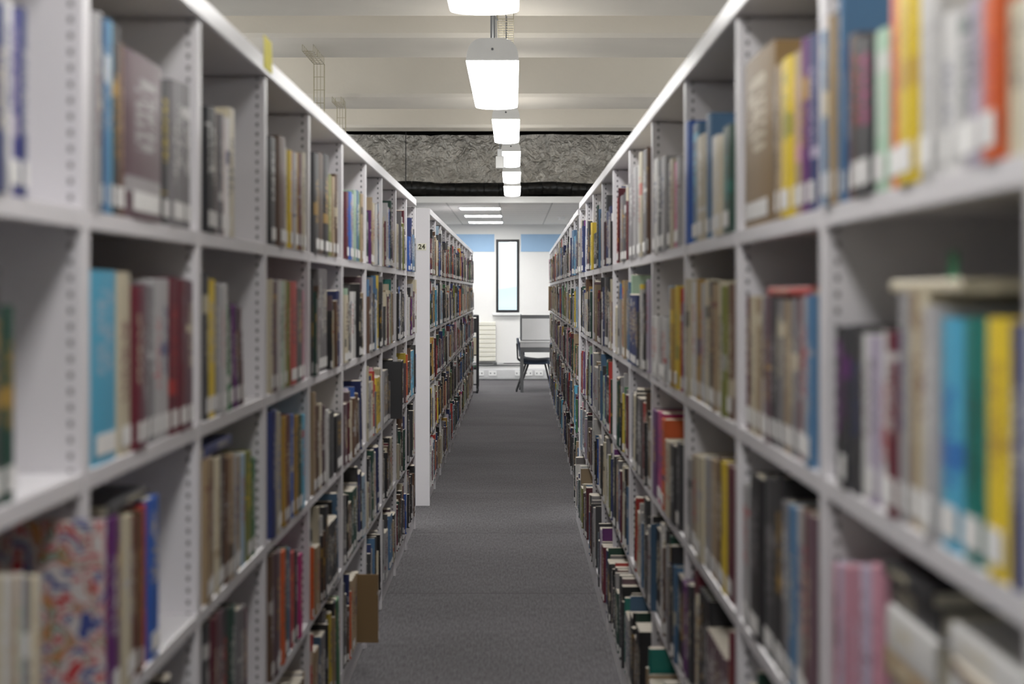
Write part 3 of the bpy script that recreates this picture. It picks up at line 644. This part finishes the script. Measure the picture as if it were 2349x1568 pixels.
for z in (.12,.50,.80):
    y=TY0+.03
    while y<TY1-.05:
        t=random.uniform(.015,.04); c=CD[random.choices(NM,WT)[0]]
        add_mass(-1,TX1-.01,y,z,t,random.uniform(.18,.23) if z<.8 else .17,.16,0,c,CD['white'],random.random()); y+=t+.001
me=bpy.data.meshes.new('books'); me.from_pydata(V,[],Fc); set_attrs(me,cols,accs,uvs); me.materials.append(M_books)
ob=bpy.data.objects.new('books',me); COL.objects.link(ob)
tag(ob,'rows of many assorted library books filling the white shelves','books',kind='stuff')

te=empty('book_trolley',((TX0+TX1)/2,(TY0+TY1)/2,0),'black metal book trolley at the end of the shelves','trolley')
for X in (TX0,TX1):
    for Y in (TY0,TY1):
        MB().tube((X,Y,.06),(X,Y,1.0),.014,8).obj('post',M_black,parent=te,origin=(X,Y,0))
        MB().tube((X-.012,Y,.03),(X+.012,Y,.03),.03,14).obj('caster',M_black,parent=te,origin=(X,Y,0))
for z in (.105,.485,.785):
    MB().box(TX0,TX1,TY0,TY1,z,z+.0145).obj('tray_shelf',M_black,parent=te,origin=((TX0+TX1)/2,TY0,z),bevel=.003)
MB().path([(TX0,TY0,1.0),(TX1,TY0,1.0),(TX1,TY1,1.0),(TX0,TY1,1.0),(TX0,TY0,1.0)],.014).obj('rail',M_black,parent=te,origin=(TX0,TY0,1))

# ---------------------------------------------------------------- study desk and chairs
dx0,dx1=.088,.66; dy0,dy1=23.9,25.1; dz=.675
de=empty('study_desk',((dx0+dx1)/2,(dy0+dy1)/2,0),'grey framed study carrel desk with white privacy screen','desk')
MB().box(dx0-.012,dx1,dy0-.012,dy1,dz-.022,dz).obj('desktop',M_white,parent=de,origin=(dx0,dy0,dz-.03),bevel=.004)
MB().box(dx0-.002,dx1,dy0-.004,dy0+.02,dz-.085,dz-.0225).obj('fascia',M_palegrey,parent=de,origin=(dx0,dy0,dz-.08),bevel=.002)
for X in (dx0+.022,dx1-.022):
    for Y in (dy0+.04,dy1-.03):
        MB().box(X-.022,X+.022,Y-.018,Y+.018,0,dz-.023).obj('leg',M_grey,parent=de,origin=(X,Y,0),bevel=.002)
fr=MB(); fr.box(dx0+.01,dx1,dy0+.001,dy0+.019,dz-.15,dz-.086); fr.box(dx0+.005,dx0+.025,dy0+.06,dy1-.05,dz-.15,dz-.04)
fr.obj('apron_rail',M_grey,parent=de,origin=(dx0,dy0,dz-.08))
zt=pz(722,24.0); fm=MB(); sy0=dy0+.01
fm.box(dx0,dx0+.022,sy0,sy0+.03,dz,zt); fm.box(dx1-.03,dx1,sy0,sy0+.03,dz,zt); fm.box(dx0+.022,dx1-.03,sy0,sy0+.03,zt-.045,zt); fm.box(dx0+.022,dx1-.03,sy0,sy0+.03,dz,dz+.012)
fm.obj('screen_frame',M_grey,parent=de,origin=(dx0,sy0,dz))
MB().box(dx0+.0225,dx1-.031,sy0+.002,sy0+.018,dz+.013,zt-.046).obj('screen_panel',M_white,parent=de,origin=(dx0,sy0,dz+.07))
MB().box(dx0,dx0+.02,sy0+.031,dy1-.02,dz+.001,zt).obj('side_screen',M_grey,parent=de,origin=(dx0,sy0+.03,dz),bevel=.003)
def chair(cx,cy,label):
    e=empty('stacking_chair',(cx,cy,0),label,'chair','blue plastic chairs at the study desk')
    sh=.43; W=.20
    def shell(pts,name,th=.014,curve=.02):
        m=MB(); nW=8; n=len(pts)
        for k in (0,1):
            for (x,z) in pts:
                for j in range(nW+1):
                    u=-1+2*j/nW
                    m.v.append((cx+x, cy+u*W, z-.045*u*u-th*k) if name=='seat' else (cx+x+curve*u*u-th*k, cy+u*W, z))
        q=nW+1
        for k in (0,1):
            for i in range(n-1):
                for j in range(nW):
                    a=k*n*q+i*q+j; m.f.append((a,a+1,a+q+1,a+q))
        o=n*q
        for i in range(n-1):
            m.f.append((i*q,(i+1)*q,(i+1)*q+o,i*q+o)); m.f.append((i*q+nW,(i+1)*q+nW,(i+1)*q+nW+o,i*q+nW+o))
        for j in range(nW):
            m.f.append((j,j+1,j+1+o,j+o)); a=(n-1)*q+j; m.f.append((a,a+1,a+1+o,a+o))
        m.obj(name,M_chair,parent=e,origin=(cx,cy,sh),smooth=False)
    shell([(-.20,sh+.03),(-.16,sh+.005),(0,sh-.01),(.14,sh),(.20,sh-.012),(.22,sh-.05)],'seat')
    shell([(-.235,sh+.27),(-.23,sh+.22),(-.215,sh+.15),(-.205,sh+.1),(-.20,sh+.03)],'backrest')
    for sy in (-1,1):
        Y=cy+sy*.16
        MB().path([(cx+.13,Y,sh-.06),(cx+.22,Y+sy*.03,0.0)],.011).obj('leg',M_black,parent=e,origin=(cx+.2,Y,0))
        MB().path([(cx-.12,Y,sh-.06),(cx-.25,Y+sy*.03,0.0)],.011).obj('leg',M_black,parent=e,origin=(cx-.2,Y,0))
        MB().path([(cx-.15,Y,sh-.06),(cx+.14,Y,sh-.06)],.011).obj('seat_rail',M_black,parent=e,origin=(cx,Y,sh-.03))
        MB().path([(cx-.15,Y,sh-.06),(cx-.23,Y,sh+.0),(cx-.24,Y,sh+.2)],.010).obj('back_post',M_black,parent=e,origin=(cx-.2,Y,sh))
chair(.285,24.24,'blue plastic stacking chair with black legs tucked under desk')
chair(.33,24.76,'blue plastic stacking chair with black legs tucked under desk')

# ---------------------------------------------------------------- world + camera
W=bpy.data.worlds.new('daylight'); scene.world=W; W.use_nodes=True
bg=W.node_tree.nodes['Background']; bg.inputs[0].default_value=(.87,.95,1,1); bg.inputs[1].default_value=1.3
cam=bpy.data.cameras.new('camera'); co=bpy.data.objects.new('camera',cam); COL.objects.link(co); scene.camera=co
co.location=(0,0,CH); co.rotation_euler=(math.pi/2,0,0)
cam.sensor_width=36; cam.lens=F/2349*36
cam.shift_x=-(VX-1174.5)/2349; cam.shift_y=-(784-VY)/2349
cam.clip_end=2000; cam.clip_start=.05
cam.dof.use_dof=True; cam.dof.focus_distance=12.5; cam.dof.aperture_fstop=3.8; cam.dof.aperture_blades=9
for o in bpy.data.objects:
    if '_w' in o: del o['_w']
print('books',len(books))
